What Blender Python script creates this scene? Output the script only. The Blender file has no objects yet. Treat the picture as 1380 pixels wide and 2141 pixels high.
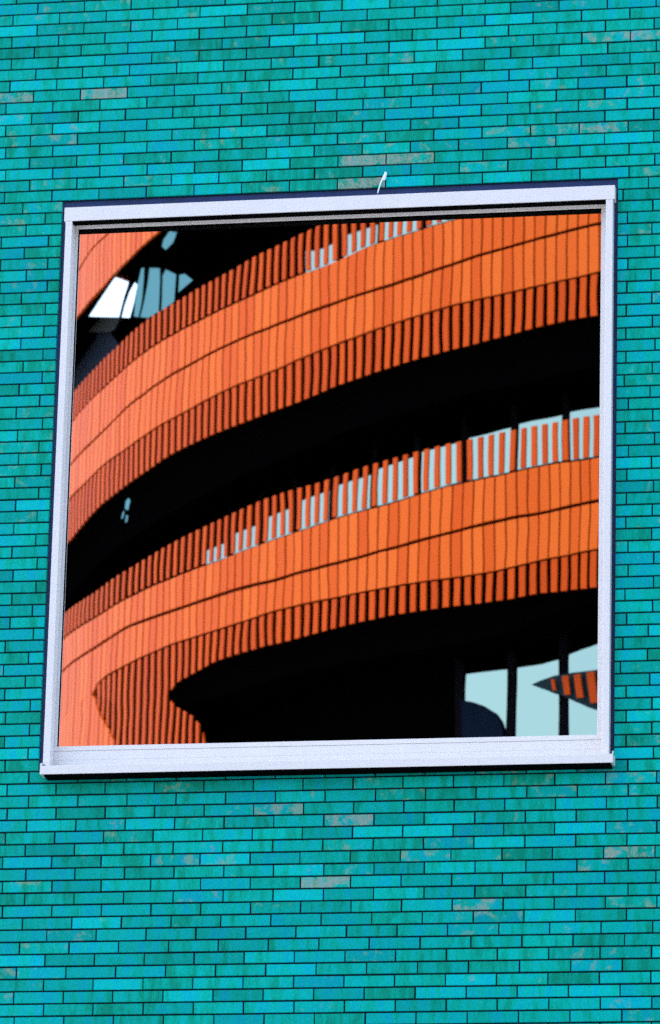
import bpy, math, random
import numpy as np
from mathutils import Matrix, Vector

random.seed(7)
rng = np.random.RandomState(11)
sc = bpy.context.scene
C = sc.collection

# ------------------------------------------------------------------ camera
EYE = 1.6
ZG = 10.196932 + EYE                 # height of brick course 0 above the ground
FPX = 10345.32                       # focal length in pixels of the 2141-high photograph
YAW, PITCH, ROLL = -0.18310910, 0.30114118, 0.02486732
CAM = np.array([5.936891, -23.287392, EYE])
cyw, syw = math.cos(YAW), math.sin(YAW)
fwd = np.array([syw * math.cos(PITCH), cyw * math.cos(PITCH), math.sin(PITCH)])
rgt = np.array([cyw, -syw, 0.0])
upv = np.cross(rgt, fwd)
cr, sr = math.cos(ROLL), math.sin(ROLL)
R3 = np.array([cr * rgt + sr * upv, -sr * rgt + cr * upv, fwd])
cd = bpy.data.cameras.new('camera')
cd.sensor_fit = 'VERTICAL'
cd.sensor_height = 36.0
cd.lens = FPX / 2141.0 * 36.0
cd.clip_start = 0.5
cd.clip_end = 2000
cd.dof.use_dof = True
cd.dof.focus_distance = 24.3
cd.dof.aperture_fstop = 8.5
cam = bpy.data.objects.new('camera', cd)
C.objects.link(cam)
mw = Matrix.Identity(4)
for i in range(3):
    mw[i][0] = R3[0][i]; mw[i][1] = R3[1][i]; mw[i][2] = -R3[2][i]; mw[i][3] = CAM[i]
cam.matrix_world = mw
sc.camera = cam

# ------------------------------------------------------------------ light
SUN_DIR = Vector((-0.46, 0.10, 0.86)).normalized()      # towards the sun
w = bpy.data.worlds.new("World"); sc.world = w; w.use_nodes = True
nt = w.node_tree; nt.nodes.clear()
sky = nt.nodes.new('ShaderNodeTexSky'); sky.sky_type = 'NISHITA'; sky.sun_disc = False
sky.sun_elevation = math.asin(SUN_DIR.z)
sky.sun_rotation = math.atan2(SUN_DIR.x, SUN_DIR.y)
sky.air_density = 1.0; sky.dust_density = 2.2; sky.ozone_density = 1.0
bg = nt.nodes.new('ShaderNodeBackground'); bg.inputs[1].default_value = 0.15
wo = nt.nodes.new('ShaderNodeOutputWorld')
nt.links.new(sky.outputs[0], bg.inputs[0]); nt.links.new(bg.outputs[0], wo.inputs[0])
sd = bpy.data.lights.new('sun', 'SUN'); sd.energy = 0.55; sd.angle = math.radians(18); sd.color = (1, .95, .88)
so = bpy.data.objects.new('sun', sd); C.objects.link(so)
so.rotation_euler = (-SUN_DIR).to_track_quat('-Z', 'Y').to_euler()
so.location = (-40, 20, 50)
sc.view_settings.view_transform = 'Standard'
sc.view_settings.look = 'None'
sc.view_settings.exposure = 1.92
sc.view_settings.gamma = 1
sc.cycles.max_bounces = 8
sc.cycles.glossy_bounces = 5
sc.cycles.use_denoising = False

# ------------------------------------------------------------------ helpers
def tag(o, label=None, cat=None, group=None, kind=None):
    if label: o['label'] = label
    if cat: o['category'] = cat
    if group: o['group'] = group
    if kind: o['kind'] = kind
    return o

def empty(name, loc=(0, 0, 0)):
    o = bpy.data.objects.new(name, None); C.objects.link(o); o.location = loc
    o.empty_display_size = .5
    return o

class MB:
    def __init__(s): s.v = []; s.f = []; s.a = []
    def quad(s, a, b, c, d, col=(0, 0, 0, 1)):
        n = len(s.v); s.v += [tuple(a), tuple(b), tuple(c), tuple(d)]; s.f.append((n, n+1, n+2, n+3)); s.a.append(col)
    def hexa(s, p, col=(0, 0, 0, 1), skip=()):
        """p: 8 points, 0-3 front loop, 4-7 matching back loop"""
        n = len(s.v); s.v += [tuple(q) for q in p]
        for i, f in enumerate(((0,1,2,3),(4,7,6,5),(0,4,5,1),(1,5,6,2),(2,6,7,3),(3,7,4,0))):
            if i in skip: continue
            s.f.append(tuple(n+k for k in f)); s.a.append(col)
    def box(s, x0, x1, y0, y1, z0, z1, col=(0, 0, 0, 1)):
        s.hexa([(x0,y0,z0),(x1,y0,z0),(x1,y0,z1),(x0,y0,z1),(x0,y1,z0),(x1,y1,z0),(x1,y1,z1),(x0,y1,z1)], col)
    def build(s, name, mat, parent=None, smooth=False, bevel=0):
        me = bpy.data.meshes.new(name)
        me.from_pydata(s.v, [], s.f); me.validate(clean_customdata=False)
        if len(s.a) == len(me.polygons):
            at = me.attributes.new('tint', 'FLOAT_COLOR', 'FACE')
            at.data.foreach_set('color', np.array(s.a, dtype=np.float32).ravel())
        me.materials.append(mat)
        if smooth:
            me.polygons.foreach_set('use_smooth', [True] * len(me.polygons))
        me.update()
        o = bpy.data.objects.new(name, me); C.objects.link(o)
        if parent: o.parent = parent
        if bevel:
            m = o.modifiers.new('bevel', 'BEVEL'); m.width = bevel; m.segments = 2; m.limit_method = 'ANGLE'
        return o

def mat(name, col, rough=.5, metal=0, spec=.5, coat=0):
    m = bpy.data.materials.new(name); m.use_nodes = True
    b = m.node_tree.nodes['Principled BSDF']
    b.inputs['Base Color'].default_value = (*col, 1)
    b.inputs['Roughness'].default_value = rough
    b.inputs['Metallic'].default_value = metal
    b.inputs['Specular IOR Level'].default_value = spec
    b.inputs['Coat Weight'].default_value = coat
    return m

def N(m, t, **kw):
    n = m.node_tree.nodes.new(t)
    for k, v in kw.items(): setattr(n, k, v)
    return n

def L(m, a, b): m.node_tree.links.new(a, b)

def ramp(m, stops, fac, interp='LINEAR'):
    r = N(m, 'ShaderNodeValToRGB'); r.color_ramp.interpolation = interp
    e = r.color_ramp.elements
    while len(e) < len(stops): e.new(.5)
    for i, (p, c) in enumerate(stops):
        e[i].position = p; e[i].color = (*c, 1) if len(c) == 3 else c
    L(m, fac, r.inputs[0]); return r

def math_(m, op, a, b=None, clamp=False):
    n = N(m, 'ShaderNodeMath', operation=op); n.use_clamp = clamp
    for i, x in enumerate((a, b)):
        if x is None: continue
        if isinstance(x, (int, float)): n.inputs[i].default_value = x
        else: L(m, x, n.inputs[i])
    return n.outputs[0]

def mixc(m, fac, a, b, blend='MIX'):
    n = N(m, 'ShaderNodeMix', data_type='RGBA', blend_type=blend)
    for s, x in ((0, fac), (6, a), (7, b)):
        if isinstance(x, (int, float)): n.inputs[s].default_value = x
        elif isinstance(x, tuple): n.inputs[s].default_value = (*x, 1)
        else: L(m, x, n.inputs[s])
    return n.outputs[2]

def noise(m, vec, scale, detail=4, rough=.55, dist=0.):
    n = N(m, 'ShaderNodeTexNoise'); n.inputs['Scale'].default_value = scale
    n.inputs['Detail'].default_value = detail; n.inputs['Roughness'].default_value = rough
    n.inputs['Distortion'].default_value = dist
    L(m, vec, n.inputs['Vector']); return n.outputs[0]

def mapping(m, scale=(1, 1, 1)):
    tc = N(m, 'ShaderNodeTexCoord'); mp = N(m, 'ShaderNodeMapping'); mp.inputs['Scale'].default_value = scale
    L(m, tc.outputs['Object'], mp.inputs[0]); return mp.outputs[0]

# ------------------------------------------------------------------ materials
def brick_material():
    m = mat('glazed_brick', (0, .5, .48), .38, spec=.06)
    b = m.node_tree.nodes['Principled BSDF']
    at = N(m, 'ShaderNodeAttribute'); at.attribute_name = 'tint'
    sp = N(m, 'ShaderNodeSeparateColor'); L(m, at.outputs['Color'], sp.inputs[0])
    hue, val, pat = sp.outputs[0], sp.outputs[1], sp.outputs[2]
    v1 = mapping(m)
    vs = mapping(m, (1, 1, .22))
    # blue to green glaze, pooling in vertical runs inside each brick
    run = noise(m, vs, 30, 4, .65, .5)
    fine = noise(m, v1, 130, 5, .8)
    cell = N(m, 'ShaderNodeVectorMath', operation='MULTIPLY_ADD')
    sc3 = N(m, 'ShaderNodeCombineXYZ'); L(m, hue, sc3.inputs[0]); L(m, val, sc3.inputs[1]); L(m, hue, sc3.inputs[2])
    L(m, sc3.outputs[0], cell.inputs[0]); cell.inputs[1].default_value = (37, 11, 53); L(m, vs, cell.inputs[2])
    run2 = noise(m, cell.outputs[0], 17, 3, .6, .2)
    big = noise(m, v1, 1.1, 2, .5)
    h = math_(m, 'ADD', hue, math_(m, 'MULTIPLY', math_(m, 'SUBTRACT', math_(m, 'ADD', math_(m, 'MULTIPLY', run, .6), math_(m, 'MULTIPLY', run2, .9)), .75), 2.5))
    h = math_(m, 'ADD', h, math_(m, 'MULTIPLY', math_(m, 'SUBTRACT', big, .5), .5), True)
    base = ramp(m, [(0, (.0, .37, .42)), (.3, (.0, .41, .365)), (.62, (.0, .375, .275)), (1, (.001, .27, .17))], h).outputs[0]
    k = math_(m, 'MULTIPLY', val, math_(m, 'ADD', .40, math_(m, 'MULTIPLY', fine, 1.2)))
    kk = N(m, 'ShaderNodeCombineColor'); [L(m, k, kk.inputs[i]) for i in range(3)]
    base = mixc(m, 1.0, base, kk.outputs[0], 'MULTIPLY')
    # thin glaze: buff clay shows through in blotches on some bricks
    bl = noise(m, v1, 15, 5, .62, .3)
    thr = math_(m, 'SUBTRACT', .80, math_(m, 'MULTIPLY', pat, .42))
    f = math_(m, 'MULTIPLY', math_(m, 'SUBTRACT', bl, thr), 9, True)
    f = math_(m, 'MULTIPLY', f, math_(m, 'MULTIPLY', math_(m, 'SUBTRACT', noise(m, v1, 75, 5, .8), .34), 4.2, True), True)
    clay = mixc(m, math_(m, 'MULTIPLY', math_(m, 'SUBTRACT', pat, .62), 4, True), (.24, .34, .20), (.34, .33, .27))
    base = mixc(m, math_(m, 'MULTIPLY', f, .85), base, clay)
    L(m, base, b.inputs['Base Color'])
    L(m, math_(m, 'ADD', .34, math_(m, 'MULTIPLY', f, .3)), b.inputs['Roughness'])
    bp = N(m, 'ShaderNodeBump'); bp.inputs['Distance'].default_value = .0012; bp.inputs['Strength'].default_value = .6
    L(m, math_(m, 'ADD', math_(m, 'MULTIPLY', fine, .5), noise(m, v1, 40, 3)), bp.inputs['Height'])
    L(m, bp.outputs[0], b.inputs['Normal'])
    return m

def painted(name, col, var=.06, rough=.42, scale=9, dirt=0):
    m = mat(name, col, rough)
    b = m.node_tree.nodes['Principled BSDF']
    v = mapping(m, (1, 1, .35)); n1 = noise(m, v, scale, 5, .6)
    c = ramp(m, [(.3, tuple(x * (1 - var) for x in col)), (.7, tuple(min(1, x * (1 + var)) for x in col))], n1).outputs[0]
    L(m, c, b.inputs['Base Color'])
    return m

def orange_material(name, a, b_, rough, spec=.3):
    m = mat(name, a, rough, spec=spec); b = m.node_tree.nodes['Principled BSDF']
    at = N(m, 'ShaderNodeAttribute'); at.attribute_name = 'tint'
    sp = N(m, 'ShaderNodeSeparateColor'); L(m, at.outputs['Color'], sp.inputs[0])
    v = mapping(m, (1, 1, .3)); n1 = noise(m, v, 5, 4, .6)
    f = math_(m, 'ADD', math_(m, 'MULTIPLY', sp.outputs[0], .75), math_(m, 'MULTIPLY', n1, .25))
    L(m, mixc(m, f, a, b_), b.inputs['Base Color'])
    return m

M = {}
M['brick'] = brick_material()
M['mortar'] = mat('dark_mortar', (.004, .014, .026), .9, spec=.1)
M['membrane'] = painted('blue_membrane', (.004, .022, .095), .3, .7)
M['alu'] = painted('white_coated_aluminium', (.76, .73, .70), .02, .4)
M['alu2'] = painted('white_coated_aluminium_inner', (.72, .70, .69), .02, .45)
M['gasket_and_shade'] = mat('black_gasket_and_shade', (.001, .001, .0015), .9, spec=.02)
M['cap'] = mat('dark_drain_cap', (.01, .01, .04), .5)
M['panel'] = orange_material('orange_cladding', (.46, .057, .0015), (.56, .104, .010), .42, .07)
M['joint'] = mat('rust_backing_sheet', (.20, .022, .002), .8, spec=.1)
M['slat'] = orange_material('orange_slats', (.37, .040, .0008), (.47, .060, .002), .45, .06)
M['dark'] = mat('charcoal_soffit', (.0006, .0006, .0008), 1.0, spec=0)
M['mull'] = mat('black_mullion', (.0015, .0015, .003), .8, spec=.02)
M['concrete'] = painted('paving_concrete', (.20, .20, .19), .15, .85, 2)
M['asphalt'] = painted('asphalt', (.045, .045, .047), .2, .9, 3)
M['feather'] = mat('white_feather', (.8, .85, .85), .7)
M['roof'] = mat('roof_sheet', (.12, .12, .12), .8)

# reflective glazing of the brick house: solar coating, panes never perfectly flat
m = mat('mirror_coated_glass', (.90, .87, .80), .004, 1.0); M['mirror'] = m
b = m.node_tree.nodes['Principled BSDF']
v = mapping(m, (1.0, 1.0, 1.0))
n1 = noise(m, v, 1.6, 1.0, .4); n2 = noise(m, v, 4.5, 1.0, .5)
bp = N(m, 'ShaderNodeBump'); bp.inputs['Strength'].default_value = 1.0; bp.inputs['Distance'].default_value = 1.0
hh = math_(m, 'ADD', math_(m, 'MULTIPLY', n1, .00017), math_(m, 'MULTIPLY', n2, .000024))
L(m, hh, bp.inputs['Height']); L(m, bp.outputs[0], b.inputs['Normal'])

m = mat('sky_reflecting_glass', (.185, .265, .240), .02, 1.0); M['pane'] = m
b = m.node_tree.nodes['Principled BSDF']
bp = N(m, 'ShaderNodeBump'); bp.inputs['Distance'].default_value = .004; bp.inputs['Strength'].default_value = .5
L(m, noise(m, mapping(m), 1.4, 1.5), bp.inputs['Height']); L(m, bp.outputs[0], b.inputs['Normal'])

# ------------------------------------------------------------------ ground
M['paving'] = painted('pale_bounce_paving', (.36, .35, .34), .12, .85, 1.5)  # unseen ground, coloured pale to bounce light up under the header
g = MB(); g.quad((-400, -400, -.02), (400, -400, -.02), (400, 400, -.02), (-400, 400, -.02))
tag(g.build('ground', M['paving']), kind='structure')
g = MB(); g.box(-16, 22, -9, 0.4, -.02, .13)
tag(g.build('pavement', M['concrete'], bevel=.02), kind='structure')

# ------------------------------------------------------------------ turquoise brick building
BL, CH = .25, .25 / 4.033395
def zc(k): return ZG - k * CH

def unproj(x, y, Y=0.0):
    d = np.array([(x - 690) / FPX, -(y - 1070.5) / FPX, 1.0]) @ R3
    t = (Y - CAM[1]) / d[1]; P = CAM + t * d
    return P[0], P[2]

# measured first joints (photograph, left edge) of each course
J0 = [79.5,27.5,78,25,72,24,75,21,70,13,66,12,64,12,62,12,62,10,48,95,54.5,101.5,51,100,55,99,45,95,45,92,44,90,48,88,40,83,34,89,37,81.5,39,86,31,81,
      33,78,29,75,25,78,27.5,76,25,68,21,69.6,11,60,7,53,10,63,12,61.5,9.6,59,10.6,60.6,15,60,15,56,11.6,53,5.8,54,5.8,52,5.5,47,98,41,94,34.6,91,28.5,91,29.5]
OX0, OX1, OK0, OK1 = .180, 3.064, 18, 67          # the opening in the brickwork
house = empty('turquoise_brick_building', (0, 0, 0))
tag(house, 'turquoise glazed brick building with one large square white framed window', 'building')
wb = MB()
PALE = [(195,200,.95),(35,202,.85),(1345,72,.8),(1250,80,.75),(730,343,.95),(835,340,.9),(735,393,.9),(685,1838,.95),(610,1812,.6),(750,1708,.9),
        (480,1687,.62),(595,1685,.72),(1305,1778,.85),(1210,1808,.7),(1000,1885,.75),(1240,268,.8),(60,988,.6),(600,130,.6),(705,130,.55),(75,270,.6),(165,272,.6),
        (990,1940,.62),(1180,1650,.7),(385,1715,.55),(85,435,.55),(55,455,.6),(900,690,.5),(980,1835,.4)]
GREEN = set()
pale = {}
gap = .0056
for k in range(-75, 172):
    zt, zb = zc(k), zc(k + 1)
    if zb < .15: break
    if 0 <= k < len(J0):
        ymid = 5 + (k + .5) * 23.45 if k < 23 else 0
        # photograph row of this course at the left edge
        X = None
        lo, hi = -200., 2400.
        for _ in range(40):
            mid = (lo + hi) / 2
            if unproj(J0[k], mid)[1] > (zt + zb) / 2: lo = mid
            else: hi = mid
        off = unproj(J0[k], lo)[0] % BL
    else:
        off = (k % 2) * .5 * BL + rng.uniform(-.012, .012)
    x = off - BL * 44
    while x < 14:
        a, bq = x + .0019, x + BL - .0019; x += BL
        a += rng.uniform(-.0012, .0012); bq += rng.uniform(-.0012, .0012)
        segs = [(a, bq)]
        if OK0 <= k < OK1 and bq > OX0 and a < OX1:
            segs = []
            if a < OX0 - .015: segs.append((a, OX0))
            if bq > OX1 + .015: segs.append((OX1, bq))
        for (a, bq) in segs:
            r = rng.rand(4)
            hue = np.clip(.46 + .15 * rng.randn(), 0, 1)
            val = np.clip(.93 + .10 * rng.randn(), .70, 1.15)
            if r[0] > .95: val = 1.20; hue = .28
            pt = r[1] ** 1.5 * .66
            xm = (a + bq) / 2
            wb_col = [hue, val, pt, 1]
            dz = rng.uniform(-.0006, .0006, 4); dy = rng.uniform(-.0015, .0015)
            z0, z1 = zb + gap * .65 + dz[0], zt - gap * .35 + dz[1]
            yf, bv = -.004 + dy, .0022
            pts = [(a+bv, yf, z0+bv), (bq-bv, yf, z0+bv+dz[2]), (bq-bv, yf, z1-bv), (a+bv, yf, z1-bv+dz[3]),
                   (a, .012, z0), (bq, .012, z0), (bq, .012, z1), (a, .012, z1)]
            wb.hexa(pts, wb_col, skip=(1,))
# pale, under-glazed bricks where the photograph has them
cent = {}
A_ = np.array(wb.a, dtype=float)
V_ = np.array(wb.v).reshape(-1, 8, 3)[:, :4].mean(1)
for (px, py, s) in PALE:
    X, Z = unproj(px, py)
    i = int(np.argmin(((V_[:, 0] - X) / BL) ** 2 + ((V_[:, 2] - Z) / CH) ** 2))
    A_[i*5:(i+1)*5, 2] = s; A_[i*5:(i+1)*5, 1] = np.maximum(A_[i*5:(i+1)*5, 1], .9)
wb.a = [tuple(c) for c in A_]
wb.build('brick_wall', M['brick'], house)
# backing with mortar, the opening left free
bk = MB()
x0, x1, z0, z1 = -11.2, 14.3, .0, zc(-75) + .02
za, zb = zc(OK1) , zc(OK0)
for (a, bq, c, d) in ((x0, OX0 - .002, z0, z1), (OX1 + .002, x1, z0, z1), (OX0 - .002, OX1 + .002, z0, za), (OX0 - .002, OX1 + .002, zb, z1)):
    bk.box(a, bq, .0045, .32, c, d)
bk.build('mortar_backing', M['mortar'], house)
bk = MB(); bk.box(x0, x1, .32, 12, 0, z1 - .01); bk.box(x0 - .03, x1 + .03, -.03, 12.03, z1 + .003, z1 + .09)
bk.build('roof', M['roof'], house)

# ---- the window: outer surround proud of the wall, inner frame and pane set back
win = empty('window', (1.62, 0, zc(67))); win.parent = house
def sub(mb, name, mt, bevel=.002):
    o = mb.build(name, mt, win, bevel=bevel); o.location = (-1.62, 0, -zc(67)); return o
zt_, zb_ = zc(OK0), zc(OK1)
q = MB()    # blue membrane round the edge of the opening
q.box(OX0 - .001, 3.065, .012, .10, zt_ - .045, zt_ - .0005)
q.box(OX0 - .001, OX0 + .06, .012, .10, zb_, zt_ - .045); q.box(3.02, 3.065, .012, .10, zb_, zt_ - .045)
sub(q, 'membrane', M['membrane'], 0)
HZ0, HZ1 = ZG - 1.245, ZG - 1.170
q = MB(); q.box(.204, 3.055, -.05, .040, HZ0, HZ1); sub(q, 'header', M['alu'])
JB = ZG - 4.150
q = MB(); q.box(.2125, .2475, -.05, .040, JB, HZ0 - .001); sub(q, 'jamb', M['alu'])
q = MB(); q.box(3.0105, 3.0455, -.05, .040, JB, HZ0 - .001); sub(q, 'jamb', M['alu'])
GY = .042     # plane of the glass
# inner frame, face at y = .03
IX0, IX1 = .262, 2.977
IZ1, IZ0 = ZG - 1.262, ZG - 4.018
q = MB(); q.box(.2475, 3.0105, .020, .110, IZ1 - .0030, IZ1 + .030); sub(q, 'frame_head', M['alu'])
q = MB(); q.box(.2475, IX0, .030, .110, IZ0, IZ1 - .0035); sub(q, 'frame_stile', M['alu2'])
q = MB(); q.box(IX1, 3.0105, .030, .110, IZ0, IZ1 - .0035); sub(q, 'frame_stile', M['alu2'])
q = MB()
q.box(.2475, 3.0105, .022, .110, ZG - 4.0425, IZ0 - .0008)
q.box(.2475, 3.0105, .024, .110, ZG - 4.0905, ZG - 4.0437)
q.box(.2475, 3.0105, .020, .110, ZG - 4.150, ZG - 4.0917)
sub(q, 'frame_sill', M['alu'], .0012)
q = MB()    # black strips: painted shade under the header, gaskets round the pane
q.box(.2475, 3.0105, -.046, .0, HZ0 - .008, HZ0 - .0015)
q.box(IX0 + .0005, IX1 - .0005, .023, GY - .0015, IZ1 - .0048, IZ1 - .0035)
q.box(IX0 + .0005, IX0 + .0040, .034, GY - .0015, IZ0 + .001, IZ1 - .0050)
sub(q, 'gasket_and_shade', M['gasket_and_shade'], 0)
q = MB()    # sill: sloping tray with folded front lip
SX0, SX1 = .209, 3.0705
q.hexa([(SX0, -.092, ZG-4.190), (SX1, -.092, ZG-4.190), (SX1, -.092, ZG-4.146), (SX0, -.092, ZG-4.146),
        (SX0, .02, ZG-4.186), (SX1, .02, ZG-4.186), (SX1, .02, ZG-4.134), (SX0, .02, ZG-4.134)])
sub(q, 'sill', M['alu'], .0015)
q = MB(); q.box(SX0 + .022, SX1 - .012, -.0885, -.001, ZG - 4.200, ZG - 4.191); sub(q, 'sill_shade', M['gasket_and_shade'], 0)  # black strip painting the shade under the sill
for xx in (SX0, SX1 - .004):
    q = MB()
    q.hexa([(xx, -.0925, ZG-4.150), (xx+.004, -.0925, ZG-4.150), (xx+.004, -.0925, ZG-4.134), (xx, -.0925, ZG-4.134),
            (xx, -.052, ZG-4.146), (xx+.004, -.052, ZG-4.146), (xx+.004, -.052, ZG-4.120), (xx, -.052, ZG-4.120)])
    sub(q, 'sill_end', M['alu'], 0)
for xx, s in ((SX0 + .012, 1), (SX1 - .014, .7)):
    q = MB()
    n = 10; zc0 = ZG - 4.139
    c = [(xx + .011*s*math.cos(t), zc0 + .0075*s*math.sin(t) - .25*.011*s*math.cos(t)) for t in [i*2*math.pi/n for i in range(n)]]
    for i in range(n):
        (ax, az), (bx, bz) = c[i], c[(i+1) % n]
        q.quad((ax, -.0535, az), (bx, -.0535, bz), (xx, -.0545, zc0), (xx, -.0545, zc0))
        q.quad((ax, -.0535, az), (bx, -.0535, bz), (bx, -.049, bz), (ax, -.049, az))
    q.f = [f for f in q.f]
    sub(q, 'drain_cap', M['cap'], 0)
q = MB(); q.box(.2475, 3.0105, GY, GY + .012, IZ0 - .02, IZ1 + .02)
pane = sub(q, 'pane', M['mirror'], 0)

# ---- small white feather standing in the joint above the header
fe = empty('feather', (0, 0, 0))
tag(fe, 'small white feather stuck upright in the brick joint above the window', 'feather')
xq, zq = unproj(789.5, 404, -.03)
fe.location = (xq, -.03, zq)
path = []
for (px, py) in ((789.5, 404), (792, 395), (795, 385), (798.5, 376)):
    X, Z = unproj(px, py, -.03); path.append((X - xq, Z - zq))
q = MB(); ws = (.0022, .003, .0035, .0035)
for i in range(3):
    (ax, az), (bx, bz) = path[i], path[i+1]; a, b2 = ws[i], ws[i+1]
    q.hexa([(ax-a, -.002, az), (ax+a, -.002, az), (bx+b2, -.002, bz), (bx-b2, -.002, bz), (ax-a, .002, az), (ax+a, .002, az), (bx+b2, .002, bz), (bx-b2, .002, bz)])
q.build('quill', M['feather'], fe)
pl = []
for (px, py) in ((798, 377), (797.5, 375), (801.5, 366), (805, 358.5), (808.5, 360), (808, 368), (805.5, 376), (801, 376.5)):
    X, Z = unproj(px, py, -.032); pl.append((X - xq, Z - zq))
q = MB(); cx_ = sum(a for a, _ in pl)/8; cz_ = sum(a for _, a in pl)/8
for i in range(8):
    (ax, az), (bx, bz) = pl[i], pl[(i+1) % 8]
    q.quad((ax, 0, az), (bx, 0, bz), (cx_, -.006, cz_), (cx_, -.006, cz_)); q.quad((ax, .002, az), (bx, .002, bz), (bx, 0, bz), (ax, 0, az))
q.build('vane', M['feather'], fe)

# ------------------------------------------------------------------ orange round building, seen in the pane
S = 1.30                                # its size; distance from the camera grows with it
CXv = CAM[0] + (5.701785 - CAM[0]) * S
CYv = CAM[1] + (40.191813 - CAM[1]) * S
RR = 15.162154 * S
WS = .15 * S                            # slat spacing
def hz(h): return EYE + (h + 10.196932) * S      # height of a ring of the survey above the ground
CEN = np.array([CXv, 2 * GY - CYv])     # real plan centre, in front of the brick wall
def P3(th, r, z):                       # th in the mirrored plan
    return (CXv + r * math.cos(th), 2 * GY - (CYv + r * math.sin(th)), z)

def hit(x, y, r=RR):
    """angle and height where the sight line through the pane meets the drum of radius r"""
    d = np.array([(x - 690) / FPX, -(y - 1070.5) / FPX, 1.0]) @ R3
    ox, oy = CAM[0] - CXv, CAM[1] - CYv
    a = d[0]**2 + d[1]**2; b_ = ox*d[0] + oy*d[1]; c = ox*ox + oy*oy - r*r
    disc = max(b_*b_ - a*c, 0.0); t = (-b_ - math.sqrt(disc)) / a
    th = math.atan2(oy + t*d[1], ox + t*d[0])
    return th, CAM[2] + t*d[2]

TR = {
'A': [(1250.5,565.5),(1143.8,590.5),(1041.8,615),(930.5,642),(819,675.4),(700,717),(590,766),(497.4,803),(381.5,863),(321,898),(265.5,936.5),(219,969),(172.8,1013),(151.9,1035)],
'B': [(1248,1148.8),(1143.8,1166.4),(1041.8,1189.6),(930.5,1208),(819,1224.4),(700,1247.5),(590,1272.8),(460,1312),(358,1344.7),(265.5,1386),(217.7,1411.6),(200,1428),(192.5,1448)],
'C': [(1245.8,1045.8),(1143.8,1066.7),(1041.8,1089.9),(930.5,1115.4),(819,1145.5),(700,1178.5),(590,1210),(460,1244),(358,1277.4),(265.5,1310),(205,1347),(140.3,1393.4)],
'D': [(1248,955.4),(1143.8,972.5),(1041.8,997),(930.5,1018),(819,1052.8),(700,1086),(590,1125.3),(460,1175.4),(358,1212.5),(265.5,1252),(196,1296),(140.3,1335.4)],
'E': [(1248,866),(1143.8,885),(1041.8,904),(930.5,928),(819,959.7),(700,996),(590,1031.6),(479,1075.7),(358,1136),(265.5,1189),(196,1240),(142.6,1275)],
'F': [(1227,1229),(1143.8,1238),(1065,1252),(958,1266),(884,1276.8),(796,1291.7),(689,1314.8),(653.6,1323.5),(551.6,1349),(449.6,1381.5),(403,1404.6),(370.7,1420.9),(354.5,1437),(349,1452)],
'G': [(1241,661.5),(1143.8,680),(1041.8,705.5),(930.5,733.4),(828.4,763.5),(691.6,809),(604,844.7),(488,888.8),(367.6,943.5),(312,980.6),(265.5,1010.7),(209.9,1052.5),(147.3,1124.4)],
'H': [(1250.5,469),(1143.8,494.5),(1041.8,524.7),(930.5,557),(819,592),(700,632),(590,673),(460,731),(358,782),(274.8,842.4),(223.8,893.4),(154,966.7)],
'I': [(967.6,456.5),(884,481.5),(758.8,520),(680,557),(520.6,624.4),(418.6,670.8),(335,714.8),(265.5,763.5),(205,819),(156.5,877)],
'J': [(678.3,467.6),(590,506),(474,568.7),(381.5,619.7),(302.6,670.8),(242,721.8),(158.9,807.6)],
'K': [(332.8,483),(298,513),(265.5,545.5),(219,596.6),(165.8,657)],
'K2': [(223.8,492),(191,527),(168,564)],
'D2': [(192.5,1450),(201.5,1485.8),(220,1518.3),(231.6,1541.5),(238.6,1557.7)],
'E2': [(349,1454),(354.5,1467),(368,1479),(384.7,1488),(403,1499.7),(419.5,1520.6),(426,1545)],
}
FLAT = {'A': 8.03,'B': 4.98,'C': 5.50,'D': 5.99,'E': 6.49,'F': 4.58,'G': 7.58,'H': 8.58,'I': 9.05,'J': 9.50,'K': 11.0,'K2': 11.55,'D2': 2.0,'E2': 2.5}
TH1 = math.radians(-86)
FN = {}
for k_, pts in TR.items():
    l = sorted(hit(x, y) for x, y in pts)
    if k_ in ('K', 'K2'): l = [a for a in l]
    ends = [(math.radians(-86 if k_ not in ('D2', 'E2') else -147), hz(FLAT[k_]))]
    if k_ in ('K', 'K2'): ends = [(l[-1][0] + .26, hz(10.95 if k_ == 'K' else 11.5)), (math.radians(-86), hz(FLAT[k_]))]
    if k_ in ('D2', 'E2'):
        ends = [(l[-1][0] + .022, hz(FLAT[k_])), (math.radians(-86), hz(FLAT[k_]))]
    l = l + ends + [(math.radians(60), hz(FLAT[k_]))]
    l = [(math.radians(-205), l[0][1])] + l
    xs = np.array([a for a, _ in l]); ys = np.array([b_ for _, b_ in l])
    o_ = np.argsort(xs); xs, ys = xs[o_], ys[o_]
    FN[k_] = (xs, ys)
def sm(k_, th):
    xs, ys = FN[k_]
    th = (th + math.radians(205)) % (2*math.pi) - math.radians(205)
    return float(np.interp(th, xs, ys, period=2*math.pi))
CURL = hit(192.5, 1450)[0]       # left tip of the eye-shaped opening
CUSP = hit(349, 1453)[0]
def H(k_, th):
    th = (th + math.radians(205)) % (2*math.pi) - math.radians(205)
    if k_ == 'B' and th < CURL: return sm('D2', CURL)
    if k_ == 'D2' and th < CURL: return sm('D2', CURL)
    if k_ in ('F', 'E2') and th < CUSP:
        return (H('B', th) + H('D2', th)) / 2
    return sm(k_, th)

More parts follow.
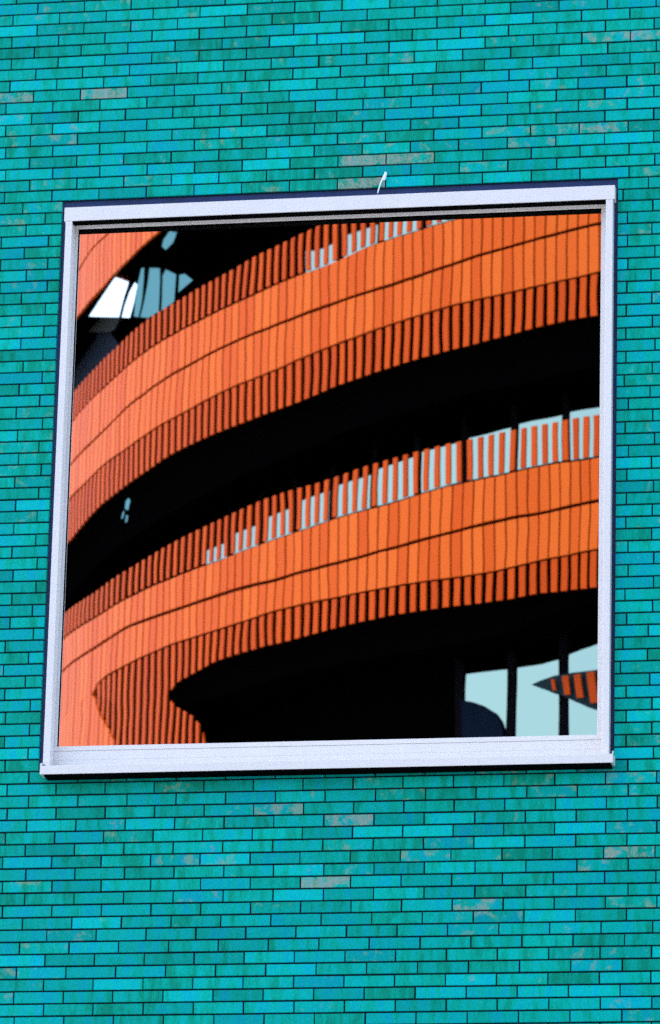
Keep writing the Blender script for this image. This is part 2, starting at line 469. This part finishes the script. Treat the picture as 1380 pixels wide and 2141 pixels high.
# slat angles, counted off the reflection and smoothed
U = [680+x/2.156 for x in (1208,1158,1110,1061,1013,967,920,872,822,775,728,682,635,588,542,498,454,408,366,322,277,233,190,148,105,65,25)]
U += [80+x/2.156 for x in (1280,1240,1203,1165,1130,1095,1060,1022,987,953,915,880,850)]
U += [80+x/2.156 for x in (810,780,750,718,688,658,630,602,573,545,518,490,465)]
Lw = [680+x/2.156 for x in (1217,1170,1120,1071,1023,975,925,876,830,786,740,693,648,598,550,500,447,392,345,295,246,198,152,110,65,20)]
Lw += [60+x/2.156 for x in (1318,1280,1240,1203,1165,1130,1092,1058,1023,988,950,912,877,840,806,770,738,705,668,635,605,575,545,515,490,462,435,410)]
def yat(k_, x):
    a = sorted(TR[k_]); return float(np.interp(x, [p[0] for p in a], [p[1] for p in a]))
def slat_angles(lst, ka, kb):
    n = np.arange(len(lst)); th = np.array([hit(x, (yat(ka, x)+yat(kb, x))/2)[0] for x in lst])
    pc = np.polyfit(n, th, 4); fit_ = np.polyval(pc, n)
    dl = WS / RR
    out = {}
    for i in n: out[int(i)] = float(fit_[i])
    d0 = fit_[0]-fit_[1]; i = -1; t = fit_[0]
    while t < math.radians(-60): d0 += (dl-d0)*.2; t += d0; out[i] = float(t); i -= 1
    d1 = fit_[-2]-fit_[-1]; i = len(lst); t = fit_[-1]
    while t > math.radians(-190): d1 += (dl-d1)*.2; t -= d1; out[i] = float(t); i += 1
    return [out[k] for k in sorted(out, reverse=True)]     # ascending angle
SU, SL_ = slat_angles(U, 'A', 'G'), slat_angles(Lw, 'B', 'F')
def round_off(lst):
    """carry the spacing on round the back of the drum"""
    l = list(lst); dl = WS/RR; end = l[0] + 2*math.pi
    n = int(round((end - l[-1]) / dl)); step = (end - l[-1]) / n
    return l + [l[-1] + step*(i+1) for i in range(n-1)], len(lst)

rot = empty('orange_round_building', (CEN[0], CEN[1], 0))
tag(rot, 'round building with bands of orange panels and slats over dark open storeys', 'building')
def rb(mb, name, mt, **kw):
    o = mb.build(name, mt, rot, **kw)
    o.location = (-CEN[0], -CEN[1], 0)
    return o

def panels(angs, ztop, zbot, r=RR, gapw=.155):
    mb = MB(); n = len(angs)
    for i in range(n):
        a = angs[i]; p_ = angs[i-1] if i else angs[-1] - 2*math.pi; q_ = angs[(i+1) % n] + (2*math.pi if i == n-1 else 0)
        t0, t1 = (a + p_)/2, (a + q_)/2
        g_ = (t1 - t0)*gapw/2; t0 += g_; t1 -= g_
        col = (rng.rand(), 0, 0, 1); dr = rng.uniform(-.004, .004)
        za0, za1, zb0, zb1 = ztop(t0), ztop(t1), zbot(t0), zbot(t1)
        if za0 - zb0 < .03 and za1 - zb1 < .03: continue
        mb.hexa([P3(t0, r+dr, zb0), P3(t1, r+dr, zb1), P3(t1, r+dr, za1), P3(t0, r+dr, za0),
                 P3(t0, r-.04, zb0), P3(t1, r-.04, zb1), P3(t1, r-.04, za1), P3(t0, r-.04, za0)], col)
    return mb

def slats(angs, ztop, zbot, r=RR, wd=.53, dp=.15):
    mb = MB(); dl = WS/RR
    for a in angs:
        h = dl*wd/2; t0, t1 = a-h, a+h
        z1, z0 = ztop(a), zbot(a)
        if z1 - z0 < .02: continue
        s0 = (ztop(a+h)-ztop(a-h))/2; s1 = (zbot(a+h)-zbot(a-h))/2
        if abs(s0) > .3: s0 = 0
        if abs(s1) > .3: s1 = 0
        col = (rng.rand(), 0, 0, 1); ro, ri = r - .012, r - .012 - WS*dp
        mb.hexa([P3(t0, ro, z0-s1), P3(t1, ro, z0+s1), P3(t1, ro, z1+s0), P3(t0, ro, z1-s0),
                 P3(t0, ri, z0-s1), P3(t1, ri, z0+s1), P3(t1, ri, z1+s0), P3(t0, ri, z1-s0)], col)
    return mb

def ring(zf, ro, ri, zf2=None, n=720, thick=None):
    mb = MB()
    for i in range(n):
        t0, t1 = 2*math.pi*i/n, 2*math.pi*(i+1)/n
        a0, a1 = zf(t0), zf(t1)
        b0, b1 = (zf2(t0), zf2(t1)) if zf2 else (a0, a1)
        mb.quad(P3(t0, ro, a0), P3(t1, ro, a1), P3(t1, ri, b1), P3(t0, ri, b0))
    return mb

SEAM = .020 * S
fu, nfu = round_off(SU); fl, nfl = round_off(SL_)
RIN = RR - .82 * S
def band(top, seam, bot, rail, hang, angs, drop=lambda t: .45):
    T, Se, B_ = top, seam, bot
    rb(panels(angs, T, lambda t: Se(t) + SEAM), 'cladding_panel', M['panel'])
    rb(panels(angs, lambda t: Se(t) - SEAM, B_), 'cladding_panel', M['panel'])
    # orange sub-sheet behind the open panel joints
    mb = MB(); n = 900
    for i in range(n):
        t0, t1 = 2*math.pi*i/n, 2*math.pi*(i+1)/n
        for (za, zb) in ((T, lambda t: Se(t) + SEAM), (lambda t: Se(t) - SEAM, B_)):
            if za(t0) - zb(t0) > .02:
                mb.quad(P3(t0, RR-.045, zb(t0)+.004), P3(t1, RR-.045, zb(t1)+.004), P3(t1, RR-.045, za(t1)-.004), P3(t0, RR-.045, za(t0)-.004), (0, 0, 0, 1))
    rb(mb, 'backing_sheet', M['joint'])
    if rail: rb(slats(angs, rail, lambda t: T(t) + .035*S, wd=.44), 'slat_screen', M['slat'])
    if hang: rb(slats(angs, lambda t: B_(t) - .02*S, hang), 'slat_screen', M['slat'])
    # dark slab: top and underside run back to the glazing
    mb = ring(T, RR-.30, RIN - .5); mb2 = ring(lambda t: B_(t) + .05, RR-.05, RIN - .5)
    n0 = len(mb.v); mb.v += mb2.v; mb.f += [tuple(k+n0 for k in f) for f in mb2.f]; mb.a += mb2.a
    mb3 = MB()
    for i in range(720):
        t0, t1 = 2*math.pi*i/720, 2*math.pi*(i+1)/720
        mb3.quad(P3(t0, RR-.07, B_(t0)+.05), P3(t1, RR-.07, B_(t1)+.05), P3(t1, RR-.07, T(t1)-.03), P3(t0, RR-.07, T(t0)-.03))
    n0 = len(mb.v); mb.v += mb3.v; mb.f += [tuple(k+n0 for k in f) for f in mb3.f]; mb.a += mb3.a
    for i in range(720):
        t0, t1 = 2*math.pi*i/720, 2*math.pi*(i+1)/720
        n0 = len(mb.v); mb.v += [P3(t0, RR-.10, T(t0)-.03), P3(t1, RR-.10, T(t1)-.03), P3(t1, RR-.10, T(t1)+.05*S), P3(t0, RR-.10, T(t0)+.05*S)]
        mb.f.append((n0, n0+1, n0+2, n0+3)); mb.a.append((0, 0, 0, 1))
    for (ra, za, zb_) in ((RR-.32, lambda t: B_(t) + .05, lambda t: B_(t) - drop(t)*S),):  # added bulkhead; its drop cuts off the sky mirrored in the panes
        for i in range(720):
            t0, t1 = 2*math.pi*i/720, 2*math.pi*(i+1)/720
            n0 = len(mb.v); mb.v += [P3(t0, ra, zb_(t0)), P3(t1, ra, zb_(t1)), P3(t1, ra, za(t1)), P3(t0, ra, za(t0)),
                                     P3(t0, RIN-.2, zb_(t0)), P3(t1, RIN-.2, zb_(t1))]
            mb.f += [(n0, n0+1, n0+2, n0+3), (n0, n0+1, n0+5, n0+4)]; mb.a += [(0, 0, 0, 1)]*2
    rb(mb, 'slab_and_sky_cut', M['dark'])

HH = lambda k_: (lambda t: H(k_, t))
TL_, TR_ = hit(967, 1400)[0], hit(1247, 1340)[0]
band(HH('D'), HH('C'), HH('B'), HH('E'), HH('F'), fl, lambda t: .45 + .24*min(1, max(0, (TR_ - (t + math.radians(205)) % (2*math.pi) + math.radians(205)) / (TR_ - TL_))))
band(HH('I'), HH('H'), HH('A'), HH('J'), HH('G'), fu, lambda t: .98)
def deg_(t): return math.degrees((t + math.radians(205)) % (2*math.pi)) - 205
def sky_cut3(t):  # bulkhead drop shaped by angle to trim the mirrored sky
    a = deg_(t)
    return float(np.interp(a, [-141, -138, -136, -131, -126, -110], [.01, .40, .60, .73, .71, .75])) if a < 150 else .01
k3top = lambda t: H('K2', t) + .75*S
band(k3top, HH('K2'), HH('K'), lambda t: k3top(t) + .5*S, None, fu, sky_cut3)
# the level below: its panels rise and merge into the band above at the left
d2seam = lambda t: hz(.95) + .2
band(HH('D2'), d2seam, lambda t: hz(.95), HH('E2'), lambda t: hz(.5), fl)
for j in (1, 2):
    o_ = -3.1 * j
    if hz(.95 + o_) < 3: break
    band(lambda t: hz(1.95+o_), lambda t: hz(1.46+o_), lambda t: hz(.95+o_), lambda t: hz(2.45+o_), lambda t: hz(.5+o_), fl)

# glazing ring: flat panes between black mullions
STEP = 5 * WS / RR
nf = int(round(2*math.pi / STEP)); STEP = 2*math.pi/nf
PH = hit(1075, 960, RIN)[0]
core = MB()
def glaz(zlo, zhi, phase, visible=True, dark_edge=-9, mwf=.055):
    rest = MB(); mull = MB()
    for i in range(nf):
        t0 = phase + i*STEP; t1 = t0 + STEP
        mw_ = STEP*mwf
        p0, p1 = t0 + mw_, t1 - mw_
        tn = (t0 + math.radians(205)) % (2*math.pi) - math.radians(205)
        if visible and tn + STEP*.6 < dark_edge: continue
        mull.hexa([P3(t0-mw_, RIN+.03, zlo), P3(t0+mw_, RIN+.03, zlo), P3(t0+mw_, RIN+.03, zhi), P3(t0-mw_, RIN+.03, zhi),
                   P3(t0-mw_, RIN-.1, zlo), P3(t0+mw_, RIN-.1, zlo), P3(t0+mw_, RIN-.1, zhi), P3(t0-mw_, RIN-.1, zhi)])
        tn = (t0 + math.radians(205)) % (2*math.pi) - math.radians(205)
        if visible and tn + STEP*.6 < dark_edge: continue
        q = MB() if (visible and math.radians(-185) < tn < math.radians(-88)) else rest
        q.hexa([P3(p0, RIN, zlo), P3(p1, RIN, zlo), P3(p1, RIN, zhi), P3(p0, RIN, zhi),
                P3(p0, RIN-.03, zlo), P3(p1, RIN-.03, zlo), P3(p1, RIN-.03, zhi), P3(p0, RIN-.03, zhi)])
        if q is not rest: rb(q, 'window', M['pane'])
    if rest.v: tag(rb(rest, 'window_ring', M['pane']), kind='stuff')
    rb(mull, 'mullions', M['mull'])
LEFT1 = hit(967, 1440, RIN)[0]
glaz(hz(.9), hz(5.2), PH, True, LEFT1, .075)
glaz(hz(5.6), hz(8.3), PH, True, hit(428, 1182, RIN)[0])
glaz(hz(8.7), hz(12.2), PH, True, hit(655, 560, RIN)[0])
glaz(0.0, hz(.6), PH, False)
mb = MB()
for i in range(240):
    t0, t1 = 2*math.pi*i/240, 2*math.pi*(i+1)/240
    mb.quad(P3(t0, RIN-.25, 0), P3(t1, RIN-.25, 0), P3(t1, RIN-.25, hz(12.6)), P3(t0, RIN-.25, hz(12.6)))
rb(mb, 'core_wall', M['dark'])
mb = ring(lambda t: hz(12.3), RR-.1, .02, n=240); rb(mb, 'roof', M['roof'])


# ---- glazing, dark sheets and painted reflections with outlines of their own
M['bright'] = mat('sky_mirror', (.97, .98, .95), .02, 1.0)
M['blueglass'] = mat('blue_tinted_glass', (.12, .25, .24), .03, 1.0)
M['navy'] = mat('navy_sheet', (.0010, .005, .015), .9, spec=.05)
M['slate'] = mat('wedge_reflection_dark', (.008, .022, .030), .7, spec=.05)
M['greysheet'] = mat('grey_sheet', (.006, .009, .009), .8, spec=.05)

def plate(poly, r, name, mt, face=0.0, th_=.03):
    """vertical flat sheet of the given outline at radius r; face 0 = along the wall, 1 = turned to the street"""
    cx_ = sum(p[0] for p in poly)/len(poly); cy_ = sum(p[1] for p in poly)/len(poly)
    a, z = hit(cx_, cy_, r)
    P0 = np.array([CXv + r*math.cos(a), CYv + r*math.sin(a), z])
    n1 = np.array([math.cos(a), math.sin(a), 0]); n2 = np.array([CAM[0]-P0[0], CAM[1]-P0[1], 0]); n2 /= np.linalg.norm(n2)
    n = n1*(1-face) + n2*face; n /= np.linalg.norm(n)
    pts = []
    for (x, y) in poly:
        d = np.array([(x - 690) / FPX, -(y - 1070.5) / FPX, 1.0]) @ R3
        t = ((P0 - CAM) @ n) / (d @ n); pts.append(CAM + t*d)
    mb = MB(); k = len(pts)
    f = [(p[0], 2*GY - p[1], p[2]) for p in pts]; bck = [(p[0]-n[0]*th_, 2*GY - (p[1]-n[1]*th_), p[2]) for p in pts]
    mb.v = f + bck; mb.f = [tuple(range(k)), tuple(range(2*k-1, k-1, -1))] + [(i, (i+1) % k, k+(i+1) % k, k+i) for i in range(k)]
    return rb(mb, name, mt)

ro = RR - .10
tag(plate([(186,662),(247,664),(251,645),(258,618),(270,584),(285,556),(277,545),(262,556),(235,590),(205,632)], ro, 'window', M['bright'], .8), 'mirror plate added to show white sky at the open corner')
plate([(253,664),(270,665),(276,640),(283,610),(287,594),(281,590),(269,610),(259,637)], ro, 'window', M['bright'], .8)  # mirror plates added where sky shows past the open corner
for poly in ([(279,662),(289,664),(296,620),(302,560),(296,562),(288,590),(281,630)],
             [(293,664),(309,666),(331,652),(333,560),(313,560),(306,600)],
             [(337,650),(362,630),(365,572),(345,562),(338,575)],
             [(371,610),(402,585),(384,571),(372,573)]):
    plate(poly, ro, 'window', M['blueglass'], .8)
plate([(338,515),(345,523),(361,506),(371,482),(356,482),(342,500)], ro, 'window', M['blueglass'], .8)  # glint put in as a small mirror plate
for poly in ([(259,1062),(266,1065),(271,1045),(267,1040),(261,1047)], [(252,1085),(256,1080),(258,1066),(254,1070)], [(260,1092),(264,1090),(266,1077),(262,1075)]):
    plate(poly, ro, 'window', M['blueglass'], .8)  # more glints, added as tiny mirror plates
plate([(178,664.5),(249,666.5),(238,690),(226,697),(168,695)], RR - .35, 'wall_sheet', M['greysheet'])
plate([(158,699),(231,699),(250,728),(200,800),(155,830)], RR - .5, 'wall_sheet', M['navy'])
# dark plate, then plates painting a mirrored slatted wedge over the lowest panes
plate([(966,1464),(985,1467),(1005,1474),(1030,1490),(1043,1508),(1050,1528),(1054,1560),(966,1560)], RIN + .04, 'dark_edge', M['navy'])
plate([(1110,1432),(1128,1424),(1160,1412),(1200,1405),(1275,1399),(1275,1490),(1247,1482),(1205,1468),(1165,1450),(1130,1440)], RIN + .16, 'wedge_reflection', M['slate'])
for poly in ([(1152,1420),(1159,1419),(1162,1444),(1155,1443)], [(1175,1413),(1189,1411),(1193,1452),(1180,1453)],
             [(1201,1410),(1215,1408),(1222,1458),(1208,1459)], [(1228,1406),(1243,1404),(1251,1468),(1236,1470)]):
    plate(poly, RIN + .24, 'slat', M['slat'])  # slats of the mirrored wedge, modelled as plates
